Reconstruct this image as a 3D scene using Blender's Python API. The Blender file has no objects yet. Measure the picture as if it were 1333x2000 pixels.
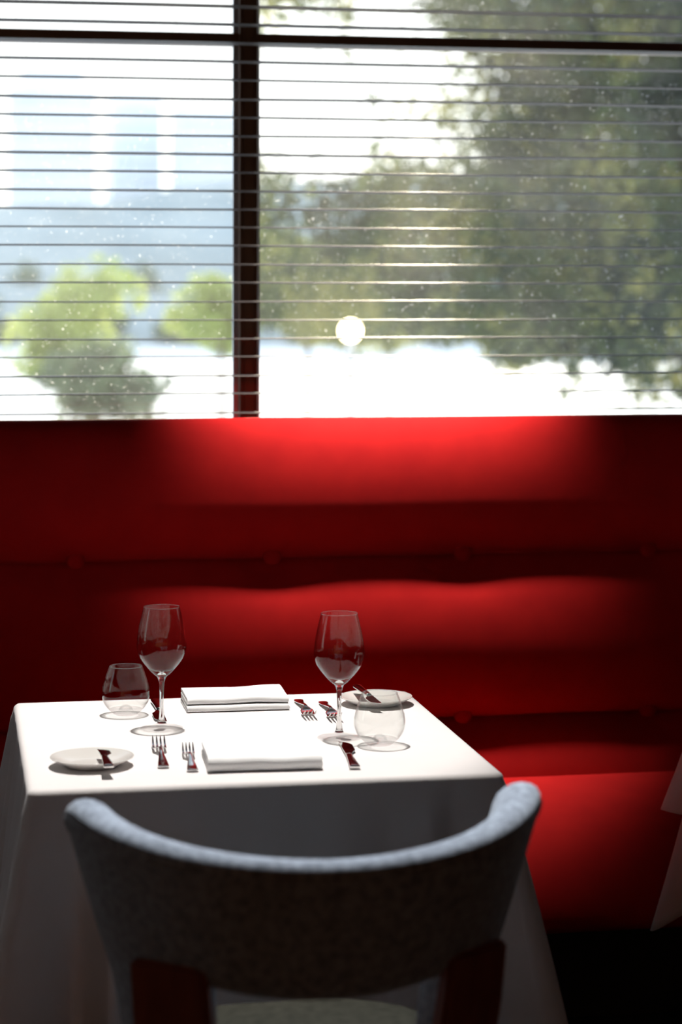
import bpy, bmesh, math, random
import numpy as np
from math import sin, cos, pi, radians as R, sqrt, exp
from mathutils import Vector, Matrix, noise

random.seed(7)
sc = bpy.context.scene
C = sc.collection

# ------------------------------------------------------------------ camera
F = 4300.0                      # focal length in pixels of the 1333x2000 frame
YAW = R(10.05)                  # camera turned to the right of the window wall's normal
EYE = 1.55
HOR = 590.0
cam_d = bpy.data.cameras.new('camera')
cam = bpy.data.objects.new('camera', cam_d)
C.objects.link(cam)
cam.location = (0, 0, EYE)
cam.rotation_euler = (R(90), 0, -YAW)
cam_d.sensor_fit = 'AUTO'
cam_d.sensor_width = 36
cam_d.lens = 36 * F / 2000
cam_d.shift_y = -(1000 - HOR) / 2000
cam_d.clip_end = 3000
cam_d.dof.use_dof = True
cam_d.dof.focus_distance = 4.25
cam_d.dof.aperture_fstop = 2.9
sc.camera = cam

# ------------------------------------------------------------------ world, sun, lamps, exposure
W = bpy.data.worlds.new('world')
sc.world = W
W.use_nodes = True
wn = W.node_tree.nodes; wl = W.node_tree.links
bg = wn['Background']
tc = wn.new('ShaderNodeTexCoord'); sep = wn.new('ShaderNodeSeparateXYZ')
rmp = wn.new('ShaderNodeValToRGB')
rmp.color_ramp.elements[0].position = 0.0; rmp.color_ramp.elements[0].color = (1.0, 0.97, 0.93, 1)
rmp.color_ramp.elements[1].position = 0.6; rmp.color_ramp.elements[1].color = (0.55, 0.68, 0.92, 1)
wl.new(tc.outputs['Generated'], sep.inputs[0]); wl.new(sep.outputs['Z'], rmp.inputs[0])
wl.new(rmp.outputs[0], bg.inputs[0])
bg.inputs[1].default_value = 2.6

SUN_AZ, SUN_EL = YAW + R(2.3), R(6.5)
sd = bpy.data.lights.new('sun', 'SUN'); sd.energy = 11.0; sd.color = (1.0, 0.86, 0.62); sd.angle = R(0.6)
so = bpy.data.objects.new('sun', sd); C.objects.link(so)
tosun = Vector((sin(SUN_AZ) * cos(SUN_EL), cos(SUN_AZ) * cos(SUN_EL), sin(SUN_EL)))
so.rotation_euler = tosun.to_track_quat('Z', 'Y').to_euler()

def spot(name, loc, target, watts, angle, blend, size=0.03, col=(1, 0.93, 0.84)):
    d = bpy.data.lights.new(name, 'SPOT'); d.energy = watts; d.spot_size = R(angle); d.spot_blend = blend
    d.shadow_soft_size = size; d.color = col
    o = bpy.data.objects.new(name, d); C.objects.link(o); o.location = loc
    o.rotation_euler = (Vector(loc) - Vector(target)).to_track_quat('Z', 'Y').to_euler()
    return o
YB_ = -2.5
TABLE_LAMP = (0.50, 4.30, 2.86)
WASH_LAMP = (0.99, 4.82, 2.86)
for k_, x_ in enumerate((-1.6, 0.6, 2.8)): spot('warm_fill_spot', (x_, YB_ + 0.55, 2.86), (x_, YB_, 1.3), 110, 75, 0.8, 0.04, (1, 0.82, 0.62))  # added lamps behind the camera for warm fill on cloth and glasses
CHAIR_FILL_LAMP = (0.52, 3.80, 2.86)
spot('table_spot', TABLE_LAMP, (0.45, 4.03, 0.75), 285, 37, 0.55, 0.03, (1, 0.95, 0.9))
spot('neighbour_spot', (2.0, 4.30, 2.86), (2.10, 3.85, 0.75), 200, 28, 0.7)
spot('wash_spot', WASH_LAMP, (0.97, 5.17, 0.86), 540, 38, 1.0, 0.07)
spot('chair_fill_spot', CHAIR_FILL_LAMP, (0.50, 2.95, 0.88), 460, 32, 0.8, 0.04, (0.86, 0.93, 1.0))  # added cool lamp that brightens the chair's top rim

vs = sc.view_settings
vs.view_transform = 'Standard'; vs.look = 'None'; vs.gamma = 1; vs.exposure = 0.0
vs.use_curve_mapping = False
sc.cycles.use_denoising = True
sc.cycles.max_bounces = 10; sc.cycles.diffuse_bounces = 4; sc.cycles.glossy_bounces = 6
sc.cycles.transmission_bounces = 10; sc.cycles.transparent_max_bounces = 24
sc.cycles.sample_clamp_indirect = 6
sc.cycles.use_adaptive_sampling = False

# ------------------------------------------------------------------ material helpers
def newmat(name):
    m = bpy.data.materials.new(name); m.use_nodes = True
    nt = m.node_tree
    return m, nt, nt.nodes['Principled BSDF'], nt.nodes['Material Output']

def noise_node(nt, scale, detail=4, rough=0.55, coord='Object', stretch=None):
    t = nt.nodes.new('ShaderNodeTexCoord'); n = nt.nodes.new('ShaderNodeTexNoise')
    n.inputs['Scale'].default_value = scale; n.inputs['Detail'].default_value = detail
    n.inputs['Roughness'].default_value = rough
    if stretch:
        mp = nt.nodes.new('ShaderNodeMapping'); mp.inputs['Scale'].default_value = stretch
        nt.links.new(t.outputs[coord], mp.inputs[0]); nt.links.new(mp.outputs[0], n.inputs['Vector'])
    else:
        nt.links.new(t.outputs[coord], n.inputs['Vector'])
    return n

def ramp(nt, src, stops):
    r = nt.nodes.new('ShaderNodeValToRGB')
    e = r.color_ramp.elements
    while len(e) < len(stops): e.new(0.5)
    for el, (p, c) in zip(e, stops):
        el.position = p; el.color = (*c, 1) if len(c) == 3 else c
    nt.links.new(src, r.inputs[0])
    return r

def bump(nt, bsdf, src, strength, dist):
    b = nt.nodes.new('ShaderNodeBump'); b.inputs['Strength'].default_value = strength
    b.inputs['Distance'].default_value = dist
    nt.links.new(src, b.inputs['Height']); nt.links.new(b.outputs[0], bsdf.inputs['Normal'])
    return b

def simple(name, c1, c2=None, rough=0.6, metal=0.0, scale=8, bstr=0.0, bdist=0.001, bscale=None, spec=0.5, stretch=None, sheen=0.0):
    m, nt, p, o = newmat(name)
    p.inputs['Roughness'].default_value = rough; p.inputs['Metallic'].default_value = metal
    p.inputs['Specular IOR Level'].default_value = spec
    n = noise_node(nt, scale, stretch=stretch)
    r = ramp(nt, n.outputs[0], [(0.3, c1), (0.7, c2 or c1)])
    nt.links.new(r.outputs[0], p.inputs['Base Color'])
    if sheen:
        p.inputs['Sheen Weight'].default_value = sheen
        p.inputs['Sheen Roughness'].default_value = 0.5
    if bstr:
        bn = noise_node(nt, bscale or scale * 6)
        bump(nt, p, bn.outputs[0], bstr, bdist)
    return m

M = {}
M['wall'] = simple('dark_plaster', (0.05, 0.035, 0.03), (0.07, 0.05, 0.04), 0.8, bstr=0.2)
M['wallwood'] = simple('warm_wood_panelling', (0.15, 0.06, 0.025), (0.20, 0.08, 0.035), 0.5, scale=2, stretch=(6, 6, 0.6))
M['ceiling'] = simple('ceiling_paint', (0.10, 0.09, 0.08), (0.12, 0.11, 0.1), 0.9)
M['carpet'] = simple('dark_carpet', (0.015, 0.011, 0.008), (0.03, 0.02, 0.015), 0.95, scale=60, bstr=0.6, bdist=0.004, bscale=500)
M['frame'] = simple('brown_window_frame', (0.11, 0.052, 0.026), (0.14, 0.065, 0.032), 0.4, scale=5)
M['bead'] = simple('pale_aluminium', (0.42, 0.5, 0.6), (0.48, 0.55, 0.63), 0.35, metal=0.6)
M['slat'] = simple('slat_lacquer', (0.055, 0.044, 0.040), (0.07, 0.056, 0.05), 0.5, metal=0.0, scale=3, spec=0.35)
M['slat_edge'] = simple('headrail_lacquer', (0.08, 0.06, 0.05), (0.1, 0.08, 0.06), 0.4)
M['cord'] = simple('blind_cord', (0.12, 0.1, 0.08), (0.16, 0.13, 0.1), 0.8)
M['red'] = simple('red_wool', (0.38, 0.006, 0.007), (0.43, 0.008, 0.008), 0.9, scale=14, bstr=0.35, bdist=0.0015, bscale=900, spec=0.15, sheen=0.0)
M['plinth'] = simple('dark_plinth', (0.012, 0.01, 0.008), (0.02, 0.015, 0.01), 0.7)
M['felt'] = simple('grey_felt', (0.15, 0.158, 0.178), (0.33, 0.35, 0.39), 0.95, scale=85, bstr=0.5, bdist=0.003, bscale=260, spec=0.1, sheen=0.25)
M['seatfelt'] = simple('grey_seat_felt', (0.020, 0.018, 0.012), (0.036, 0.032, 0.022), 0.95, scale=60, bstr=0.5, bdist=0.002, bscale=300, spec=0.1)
M['legwood'] = simple('reddish_chair_wood', (0.16, 0.035, 0.018), (0.24, 0.06, 0.03), 0.45, scale=6, stretch=(8, 8, 1))
M['tablewood'] = simple('table_wood', (0.15, 0.08, 0.04), (0.2, 0.11, 0.06), 0.5)
M['iron'] = simple('black_iron', (0.02, 0.02, 0.02), (0.03, 0.03, 0.03), 0.5, metal=0.6)
M['porcelain'] = simple('white_porcelain', (0.66, 0.64, 0.61), (0.70, 0.68, 0.65), 0.12, scale=2, spec=0.6)
M['steel'] = simple('polished_steel', (0.72, 0.70, 0.69), (0.78, 0.77, 0.76), 0.09, metal=1.0, scale=5)
M['paving'] = simple('pale_paving', (0.74, 0.73, 0.70), (0.84, 0.83, 0.80), 0.8, scale=0.3)
M['bark'] = simple('bark', (0.05, 0.035, 0.025), (0.11, 0.085, 0.06), 0.9, scale=4, bstr=0.7, bdist=0.03, bscale=10)
M['post'] = simple('lamp_post_paint', (0.55, 0.55, 0.53), (0.62, 0.62, 0.6), 0.5)
M['slab'] = simple('hazed_building_wall', (0.74, 0.80, 0.86), (0.80, 0.85, 0.90), 0.7, scale=0.05)  # distance haze is mixed into this pale blue wall colour
M['slab_dark'] = simple('window_band', (0.6, 0.67, 0.76), (0.66, 0.72, 0.8), 0.3, scale=0.1)  # window bands paled by the same painted haze
M['lampmetal'] = simple('downlight_ring', (0.5, 0.5, 0.5), (0.55, 0.55, 0.55), 0.3, metal=0.8)

def cloth_mat(name, c):
    m, nt, p, o = newmat(name)
    p.inputs['Roughness'].default_value = 0.9; p.inputs['Specular IOR Level'].default_value = 0.15
    p.inputs['Sheen Weight'].default_value = 0.1
    n = noise_node(nt, 6)
    r = ramp(nt, n.outputs[0], [(0.3, tuple(x * 0.96 for x in c)), (0.7, c)])
    nt.links.new(r.outputs[0], p.inputs['Base Color'])
    w = noise_node(nt, 700, detail=2); w2 = noise_node(nt, 9, detail=3)
    a = nt.nodes.new('ShaderNodeMath'); a.operation = 'MULTIPLY_ADD'
    nt.links.new(w.outputs[0], a.inputs[0]); a.inputs[1].default_value = 0.12
    nt.links.new(w2.outputs[0], a.inputs[2])
    bump(nt, p, a.outputs[0], 0.35, 0.006)
    return m
M['linen'] = cloth_mat('white_tablecloth', (0.80, 0.77, 0.76))
M['napkin'] = cloth_mat('white_napkin', (0.82, 0.82, 0.82))

def schlick(nt):
    lw = nt.nodes.new('ShaderNodeLayerWeight'); lw.inputs[0].default_value = 0.5
    pw = nt.nodes.new('ShaderNodeMath'); pw.operation = 'POWER'; pw.inputs[1].default_value = 4.5
    nt.links.new(lw.outputs['Facing'], pw.inputs[0])
    ma = nt.nodes.new('ShaderNodeMath'); ma.operation = 'MULTIPLY_ADD'; ma.inputs[1].default_value = 0.90; ma.inputs[2].default_value = 0.026
    nt.links.new(pw.outputs[0], ma.inputs[0]); return ma
# thin blown glass: clear with a Fresnel reflection on each face
def thin_glass():
    m, nt, p, o = newmat('thin_blown_glass'); nt.nodes.remove(p)
    tr = nt.nodes.new('ShaderNodeBsdfTransparent'); tr.inputs[0].default_value = (0.97, 0.975, 0.97, 1)
    gl = nt.nodes.new('ShaderNodeBsdfGlossy'); gl.inputs['Roughness'].default_value = 0.02
    fr = schlick(nt)
    mx = nt.nodes.new('ShaderNodeMixShader')
    nt.links.new(fr.outputs[0], mx.inputs[0]); nt.links.new(tr.outputs[0], mx.inputs[1]); nt.links.new(gl.outputs[0], mx.inputs[2])
    nt.links.new(mx.outputs[0], o.inputs[0])
    return m
M['thin_glass'] = thin_glass()
def solid_glass():
    m, nt, p, o = newmat('solid_clear_glass')
    p.inputs['Transmission Weight'].default_value = 1.0; p.inputs['IOR'].default_value = 1.5
    p.inputs['Roughness'].default_value = 0.0; p.inputs['Base Color'].default_value = (0.98, 0.985, 0.98, 1)
    return m
M['solid_glass'] = solid_glass()
def foot_glass():
    m, nt, p, o = newmat('clear_foot_glass')
    p.inputs['Transmission Weight'].default_value = 1.0; p.inputs['IOR'].default_value = 1.5
    p.inputs['Roughness'].default_value = 0.0
    tr = nt.nodes.new('ShaderNodeBsdfTransparent'); mx = nt.nodes.new('ShaderNodeMixShader'); mx.inputs[0].default_value = 0.82
    nt.links.new(p.outputs[0], mx.inputs[1]); nt.links.new(tr.outputs[0], mx.inputs[2]); nt.links.new(mx.outputs[0], o.inputs[0])
    return m
M['foot_glass'] = foot_glass()

def pane_mat():
    m, nt, p, o = newmat('dusty_hazed_glass'); nt.nodes.remove(p)
    tr = nt.nodes.new('ShaderNodeBsdfTransparent'); tr.inputs[0].default_value = (0.93, 0.95, 0.94, 1)
    gl = nt.nodes.new('ShaderNodeBsdfGlossy'); gl.inputs['Roughness'].default_value = 0.02
    fr = schlick(nt)
    mx = nt.nodes.new('ShaderNodeMixShader')
    nt.links.new(fr.outputs[0], mx.inputs[0]); nt.links.new(tr.outputs[0], mx.inputs[1]); nt.links.new(gl.outputs[0], mx.inputs[2])
    du = nt.nodes.new('ShaderNodeBsdfTranslucent'); du.inputs[0].default_value = (0.85, 0.84, 0.8, 1)
    sp = noise_node(nt, 120, detail=3, rough=0.7)
    rs = ramp(nt, sp.outputs[0], [(0.66, (0, 0, 0)), (0.74, (0.55, 0.55, 0.55))])
    fl = noise_node(nt, 4, detail=5)
    rf = ramp(nt, fl.outputs[0], [(0.3, (0.015, 0.015, 0.015)), (0.75, (0.04, 0.04, 0.04))])  # thin all-over film added to imitate outdoor haze; the specks are dust
    ad = nt.nodes.new('ShaderNodeMath'); ad.operation = 'ADD'
    nt.links.new(rs.outputs[0], ad.inputs[0]); nt.links.new(rf.outputs[0], ad.inputs[1])
    m2 = nt.nodes.new('ShaderNodeMixShader')
    nt.links.new(ad.outputs[0], m2.inputs[0]); nt.links.new(mx.outputs[0], m2.inputs[1]); nt.links.new(du.outputs[0], m2.inputs[2])
    nt.links.new(m2.outputs[0], o.inputs[0])
    return m
M['pane'] = pane_mat()

def leaf_mat(name, stops, scale, transl=0.5):
    m, nt, p, o = newmat(name); nt.nodes.remove(p)
    n = noise_node(nt, scale, detail=3)
    r = ramp(nt, n.outputs[0], stops)
    d = nt.nodes.new('ShaderNodeBsdfDiffuse'); t = nt.nodes.new('ShaderNodeBsdfTranslucent')
    nt.links.new(r.outputs[0], d.inputs[0]); nt.links.new(r.outputs[0], t.inputs[0])
    mx = nt.nodes.new('ShaderNodeMixShader'); mx.inputs[0].default_value = transl
    nt.links.new(d.outputs[0], mx.inputs[1]); nt.links.new(t.outputs[0], mx.inputs[2])
    nt.links.new(mx.outputs[0], o.inputs[0])
    return m
M['leaf_olive'] = leaf_mat('olive_leaves', [(0.38, (0.03, 0.045, 0.025)), (0.52, (0.11, 0.15, 0.06)), (0.68, (0.46, 0.42, 0.13))], 1.0)
M['leaf_lime'] = leaf_mat('lime_leaves', [(0.3, (0.26, 0.36, 0.10)), (0.7, (0.58, 0.62, 0.20))], 0.8)
M['leaf_shrub'] = leaf_mat('shrub_leaves', [(0.35, (0.08, 0.12, 0.08)), (0.65, (0.30, 0.36, 0.20))], 1.5)
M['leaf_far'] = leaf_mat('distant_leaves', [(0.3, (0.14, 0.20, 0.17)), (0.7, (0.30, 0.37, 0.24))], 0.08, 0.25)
M['leaf_gold'] = leaf_mat('golden_leaves', [(0.3, (0.34, 0.38, 0.14)), (0.7, (0.62, 0.58, 0.26))], 0.15, 0.4)
M['hill'] = simple('hazed_wooded_hill', (0.20, 0.25, 0.25), (0.40, 0.44, 0.42), 0.95, scale=0.035)  # grey-blue of distance haze is put into the hill's colour

def emis(name, c, s):
    m, nt, p, o = newmat(name); nt.nodes.remove(p)
    e = nt.nodes.new('ShaderNodeEmission'); e.inputs[0].default_value = (*c, 1); e.inputs[1].default_value = s
    nt.links.new(e.outputs[0], o.inputs[0]); return m
M['globe'] = emis('lit_globe', (1, 0.8, 0.5), 22)
M['lampface'] = emis('lit_downlight', (1, 0.9, 0.8), 12)

# ------------------------------------------------------------------ object helpers
def link(name, me, m, parent=None, smooth=False):
    o = bpy.data.objects.new(name, me); C.objects.link(o)
    if m: me.materials.append(m)
    if smooth:
        me.polygons.foreach_set('use_smooth', [True] * len(me.polygons))
    if parent: o.parent = parent
    return o
def mesh(name, v, f, m, parent=None, smooth=False):
    me = bpy.data.meshes.new(name); me.from_pydata([tuple(a) for a in v], [], f); me.update()
    return link(name, me, m, parent, smooth)
def fromb(name, bm, m, parent=None, smooth=False):
    me = bpy.data.meshes.new(name); bm.to_mesh(me); bm.free()
    return link(name, me, m, parent, smooth)
def empty(name, loc, rz=0, label=None, cat=None, group=None):
    o = bpy.data.objects.new(name, None); C.objects.link(o); o.location = loc; o.rotation_euler = (0, 0, rz)
    o.empty_display_size = 0.05
    tag(o, label, cat, group); return o
def tag(o, label=None, cat=None, group=None, kind=None):
    if label: o['label'] = label
    if cat: o['category'] = cat
    if group: o['group'] = group
    if kind: o['kind'] = kind
    return o
def bx(bm, x0, x1, y0, y1, z0, z1, bev=0.0):
    vs_ = [bm.verts.new(p) for p in [(x0, y0, z0), (x1, y0, z0), (x1, y1, z0), (x0, y1, z0), (x0, y0, z1), (x1, y0, z1), (x1, y1, z1), (x0, y1, z1)]]
    fs = [bm.faces.new([vs_[i] for i in q]) for q in [(0, 3, 2, 1), (4, 5, 6, 7), (0, 1, 5, 4), (1, 2, 6, 5), (2, 3, 7, 6), (3, 0, 4, 7)]]
    if bev:
        es = list({e for f in fs for e in f.edges})
        bmesh.ops.bevel(bm, geom=es, offset=bev, segments=2, affect='EDGES', profile=0.5)
def box(name, x0, x1, y0, y1, z0, z1, m, parent=None, bev=0.0):
    bm = bmesh.new(); bx(bm, x0, x1, y0, y1, z0, z1, bev)
    return fromb(name, bm, m, parent, smooth=False)
def smooth_by_angle(o, deg=35):
    me = o.data
    me.polygons.foreach_set('use_smooth', [True] * len(me.polygons))
    try: me.set_sharp_from_angle(angle=R(deg))
    except Exception: pass
    return o
def lathe(name, prof, m, parent=None, n=64, loc=(0, 0, 0), closed=False):
    v, f = [], []
    P = len(prof)
    for i in range(n):
        a = 2 * pi * i / n
        for r, z in prof: v.append((loc[0] + r * cos(a), loc[1] + r * sin(a), loc[2] + z))
    for i in range(n):
        j = (i + 1) % n
        for k in range(P if closed else P - 1):
            k2 = (k + 1) % P
            f.append((i * P + k, j * P + k, j * P + k2, i * P + k2))
    bm = bmesh.new(); me = bpy.data.meshes.new(name); me.from_pydata(v, [], f); bm.from_mesh(me)
    bmesh.ops.remove_doubles(bm, verts=bm.verts, dist=1e-6)
    bmesh.ops.recalc_face_normals(bm, faces=bm.faces)
    bm.to_mesh(me); bm.free()
    return link(name, me, m, parent, True)
def spline(pts, n):
    """Catmull-Rom through 2-tuples, n points per span"""
    out = []
    for i in range(len(pts) - 1):
        p0 = pts[max(i - 1, 0)]; p1 = pts[i]; p2 = pts[i + 1]; p3 = pts[min(i + 2, len(pts) - 1)]
        for k in range(n):
            t = k / n
            out.append(tuple(0.5 * (2 * b + (c - a) * t + (2 * a - 5 * b + 4 * c - d) * t * t + (3 * b - a - 3 * c + d) * t ** 3)
                             for a, b, c, d in zip(p0, p1, p2, p3)))
    out.append(tuple(pts[-1])); return out
def copy_tree(o, parent=None):
    c = o.copy(); C.objects.link(c); c.parent = parent
    for ch in list(o.children): copy_tree(ch, c)
    return c
def at(x, y, z=0.75):
    """where the line of sight of a measured point meets the level z"""
    d = (EYE - z) * F / (y - HOR); xc = (x - 666.5) / F * d
    return Vector((d * sin(YAW) + xc * cos(YAW), d * cos(YAW) - xc * sin(YAW), z))
def ray(x, y, Y):
    """where the line of sight of a measured point meets the vertical plane at distance Y"""
    xc = (x - 666.5) / F
    d = Y / (cos(YAW) - xc * sin(YAW))
    return Vector((d * (sin(YAW) + xc * cos(YAW)), Y, EYE - (y - HOR) / F * d))

# ------------------------------------------------------------------ room shell
GROUND = -3.0
XL, XR, YB, YW, ZC = -3.6, 6.0, -2.5, 5.42, 2.9
struct = lambda o: tag(o, kind='structure')
struct(box('floor', XL, XR, YB, YW + 0.25, -0.3, 0.0, M['carpet']))
struct(box('ceiling', XL - 0.2, XR + 0.2, YB - 0.2, YW + 0.25, ZC, ZC + 0.25, M['ceiling']))
struct(box('wall_right', XR, XR + 0.2, YB, YW + 0.2, 0, ZC, M['wall']))
struct(box('wall_back', XL, XR, YB - 0.2, YB, 0, ZC, M['wallwood']))
# left wall with an unseen window, added for cool side fill and glass reflections
bm = bmesh.new()
bx(bm, XL - 0.2, XL, YB, 3.9, 0, ZC); bx(bm, XL - 0.2, XL, 4.7, YW + 0.2, 0, ZC)
bx(bm, XL - 0.2, XL, 3.9, 4.7, 0, 0.9); bx(bm, XL - 0.2, XL, 3.9, 4.7, 2.6, ZC)
struct(fromb('wall_left', bm, M['wall']))
w2 = struct(empty('side_fill_window', (XL - 0.1, 4.3, 0.9)))
bm = bmesh.new()
for y in (-0.4, -0.025, 0.35): bx(bm, -0.03, 0.03, y, y + 0.05, 0, 1.7)
bx(bm, -0.03, 0.03, -0.4, 0.4, 0, 0.05); bx(bm, -0.03, 0.03, -0.4, 0.4, 1.65, 1.7)
fromb('window_frame', bm, M['frame'], w2)
for y0, y1 in ((-0.35, -0.025), (0.025, 0.35)): box('window_pane', -0.004, 0.004, y0, y1, 0.05, 1.65, M['pane'], w2)
# window wall: solid sill part and jambs, the glazing above
WX0, WX1, SILL = -2.6, 5.2, 0.95
bm = bmesh.new()
bx(bm, XL, XR, YW, YW + 0.2, 0, SILL)
bx(bm, XL, WX0, YW, YW + 0.2, SILL, ZC); bx(bm, WX1, XR, YW, YW + 0.2, SILL, ZC)
struct(fromb('wall_front', bm, M['wall']))
w1 = struct(empty('window_1', (0, YW, SILL)))
MX = ray(485.5, 400, YW).x
H = ZC - SILL
bm = bmesh.new()
bx(bm, WX0, WX1, 0.0, 0.07, 0, 0.05); bx(bm, WX0, WX1, 0.0, 0.07, H - 0.05, H)
bx(bm, WX0, WX0 + 0.05, 0, 0.07, 0.05, H - 0.05); bx(bm, WX1 - 0.05, WX1, 0, 0.07, 0.05, H - 0.05)
fromb('window_frame', bm, M['frame'], w1)
mull_x = [MX - 1.65, MX, MX + 1.65, MX + 3.3]
RZ = ray(0, 66, YW).z - SILL
def mullion(x, parent):
    bm = bmesh.new()
    bx(bm, x - 0.0235, x + 0.0235, -0.005, 0.07, 0.05, H - 0.05, 0.003)
    bx(bm, x - 0.012, x + 0.012, -0.009, -0.004, 0.05, H - 0.05, 0.001)
    bx(bm, x - 0.0195, x - 0.0165, -0.008, -0.004, 0.05, H - 0.05)
    bx(bm, x + 0.0165, x + 0.0195, -0.008, -0.004, 0.05, H - 0.05)
    return fromb('mullion', bm, M['frame'], parent)
for x in mull_x: mullion(x, w1)
xs = [WX0 + 0.05] + mull_x + [WX1 - 0.05]
for i in range(len(xs) - 1):
    a = xs[i] + (0.0235 if i else 0); b = xs[i + 1] - (0.0235 if i < len(xs) - 2 else 0)
    box('transom', a, b, 0.0, 0.06, RZ - 0.014, RZ + 0.014, M['frame'], w1, 0.002)
    for z0, z1 in ((0.05, RZ - 0.014), (RZ + 0.014, H - 0.05)):
        box('window_pane', a, b, 0.03, 0.038, z0, z1, M['pane'], w1)
    # slim glazing beads beside the mullion
    for z0, z1 in ((0.05, RZ - 0.014), (RZ + 0.014, H - 0.05)):
        g = box('glazing_bead', b - 0.013, b, 0.012, 0.03, z0, z1, M['bead'], w1); g['label'] = 'pale metal glazing bead'
        g = box('glazing_bead', a, a + 0.007, 0.016, 0.03, z0, z1, M['bead'], w1); g['label'] = 'pale metal glazing bead'

# ------------------------------------------------------------------ venetian blind
BY = 5.30
bl = empty('venetian_blind', (1.2, BY, 1.2), 0, 'wide venetian blind with thin open slats hanging across the window above the red banquette', 'blind')
bx0, bx1 = -3.7, 3.9
def slat_mesh():
    nx, ny = 48, 8
    v, f = [], []
    hw, crown, th = 0.025, 0.0024, 0.0011
    rnd = random.Random(3)
    for side in (0, 1):
        for i in range(nx + 1):
            x = bx0 + (bx1 - bx0) * i / nx
            for j in range(ny + 1):
                u = -1 + 2 * j / ny
                z = crown * (1 - u * u) - crown * 0.5 + (th if side == 0 else 0)
                v.append((x, hw * u, z))
    S = (nx + 1) * (ny + 1)
    idx = lambda s, i, j: s * S + i * (ny + 1) + j
    for i in range(nx):
        for j in range(ny):
            f.append((idx(0, i, j), idx(0, i + 1, j), idx(0, i + 1, j + 1), idx(0, i, j + 1)))
            f.append((idx(1, i, j), idx(1, i, j + 1), idx(1, i + 1, j + 1), idx(1, i + 1, j)))
        f.append((idx(0, i, 0), idx(1, i, 0), idx(1, i + 1, 0), idx(0, i + 1, 0)))
        f.append((idx(0, i, ny), idx(0, i + 1, ny), idx(1, i + 1, ny), idx(1, i, ny)))
    return v, f
sv, sf = slat_mesh()
PITCH = 0.0447
rnd = random.Random(11)
variants = []
for k in range(4):
    ph = rnd.random() * 6; am = 0.0007 + 0.0006 * rnd.random()
    vv = [(x, y, z + am * sin(x * (1.7 + 0.5 * k) + ph) + am * 0.5 * sin(x * 5.1 + ph * 2)) for x, y, z in sv]
    me = bpy.data.meshes.new('slat'); me.from_pydata(vv, [], sf); me.update()
    me.materials.append(M['slat']); me.polygons.foreach_set('use_smooth', [True] * len(me.polygons))
    variants.append(me)
for k in range(-6, 29):
    z = 1.551 + k * PITCH
    o = bpy.data.objects.new('slat', variants[rnd.randrange(4)]); C.objects.link(o); o.parent = bl
    o.location = (0, 0, z - 1.2 + rnd.uniform(-.0005, .0005))
    o.rotation_euler = (R(rnd.uniform(-2.2, 1.2)), rnd.uniform(-.0002, .0002), 0)
box('head_rail', bx0, bx1, -0.03, 0.03, 1.632, 1.695, M['slat_edge'], bl, 0.003)
box('bottom_rail', bx0, bx1, -0.027, 0.027, 0.030, 0.048, M['slat_edge'], bl, 0.003)
for x in (-3.3, -1.2, 2.9):
    for dy in (-0.0262, 0.0262):
        box('ladder_cord', x - 0.0008, x + 0.0008, dy - 0.0006, dy + 0.0006, 0.04, 1.64, M['cord'], bl)
bl.location.x = 0.0 + 1.2
for ch in bl.children: ch.location.x -= 0.0

# ------------------------------------------------------------------ banquette
BQ = 5.0
bq = empty('banquette', (1.2, BQ, 0), 0, 'long red wool banquette with horizontal button tufted rolls under the window', 'banquette')
SEAM = [0.22, 0.586, 0.965]
BTX = [0.2765 + 0.4495 * k for k in range(-5, 10)]
TOPZ = 1.283
def back_profile():
    """(yoff, z, seam weight) from seat level up, over the top and down the rear"""
    p = []
    B = 0.052
    for a, b in ((SEAM[0], SEAM[1]), (SEAM[1], SEAM[2])):
        n = 26
        for i in range(n):
            u = i / n
            uu = 0.5 - 0.5 * cos(pi * u)
            p.append((-B * 1.15 * (4 * uu * (1 - uu)) ** 0.62, a + (b - a) * uu))
    zm = 1.10
    n = 18
    for i in range(n):
        u = i / n
        p.append((-B * 1.05 * sin(pi / 2 * u) ** 0.8, SEAM[2] + (zm - SEAM[2]) * u))
    for i in range(22):
        a = pi / 2 * i / 22
        p.append((-B * 1.05 + 0.085 * (1 - cos(a) ** 0.9), zm + (TOPZ - zm) * sin(a) ** 0.9))
    for i in range(9):
        a = pi / 2 * i / 8
        p.append((0.03 + 0.125 * sin(a), TOPZ - 0.05 * (1 - cos(a))))
    for z in (1.15, 0.9, 0.6, 0.2): p.append((0.155, z))
    return p
prof = back_profile()
QX0, QX1 = -2.4, 5.6
nx = 480
v, f = [], []
for i in range(nx + 1):
    x = QX0 + (QX1 - QX0) * i / nx
    for (yo, z) in prof:
        dy = 0; dz = 0
        if yo < 0.025:
            for s in SEAM[1:]:
                bxn = min(BTX, key=lambda b: abs(b - x))
                r2 = ((x - bxn) / 0.085) ** 2 + ((z - s) / 0.05) ** 2
                dy += 0.016 * exp(-r2)
                r3 = ((x - bxn) / 0.13) ** 2
                dz += -0.007 * exp(-r3) * exp(-((z - s + 0.05) / 0.07) ** 2)
            w = noise.noise(Vector((x * 1.6, z * 5, 3.1)))
            dy += 0.0035 * w
        if abs(z - TOPZ) < 0.06: dz += 0.0012 * noise.noise(Vector((x * 2.2, 0, 9)))
        v.append((x - 1.2, yo + dy, z + dz))
P = len(prof)
for i in range(nx):
    for k in range(P - 1):
        f.append((i * P + k, (i + 1) * P + k, (i + 1) * P + k + 1, i * P + k + 1))
f.append(tuple(range(P))); f.append(tuple(nx * P + k for k in reversed(range(P))))
mesh('backrest', v, f, M['red'], bq, True)
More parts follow.
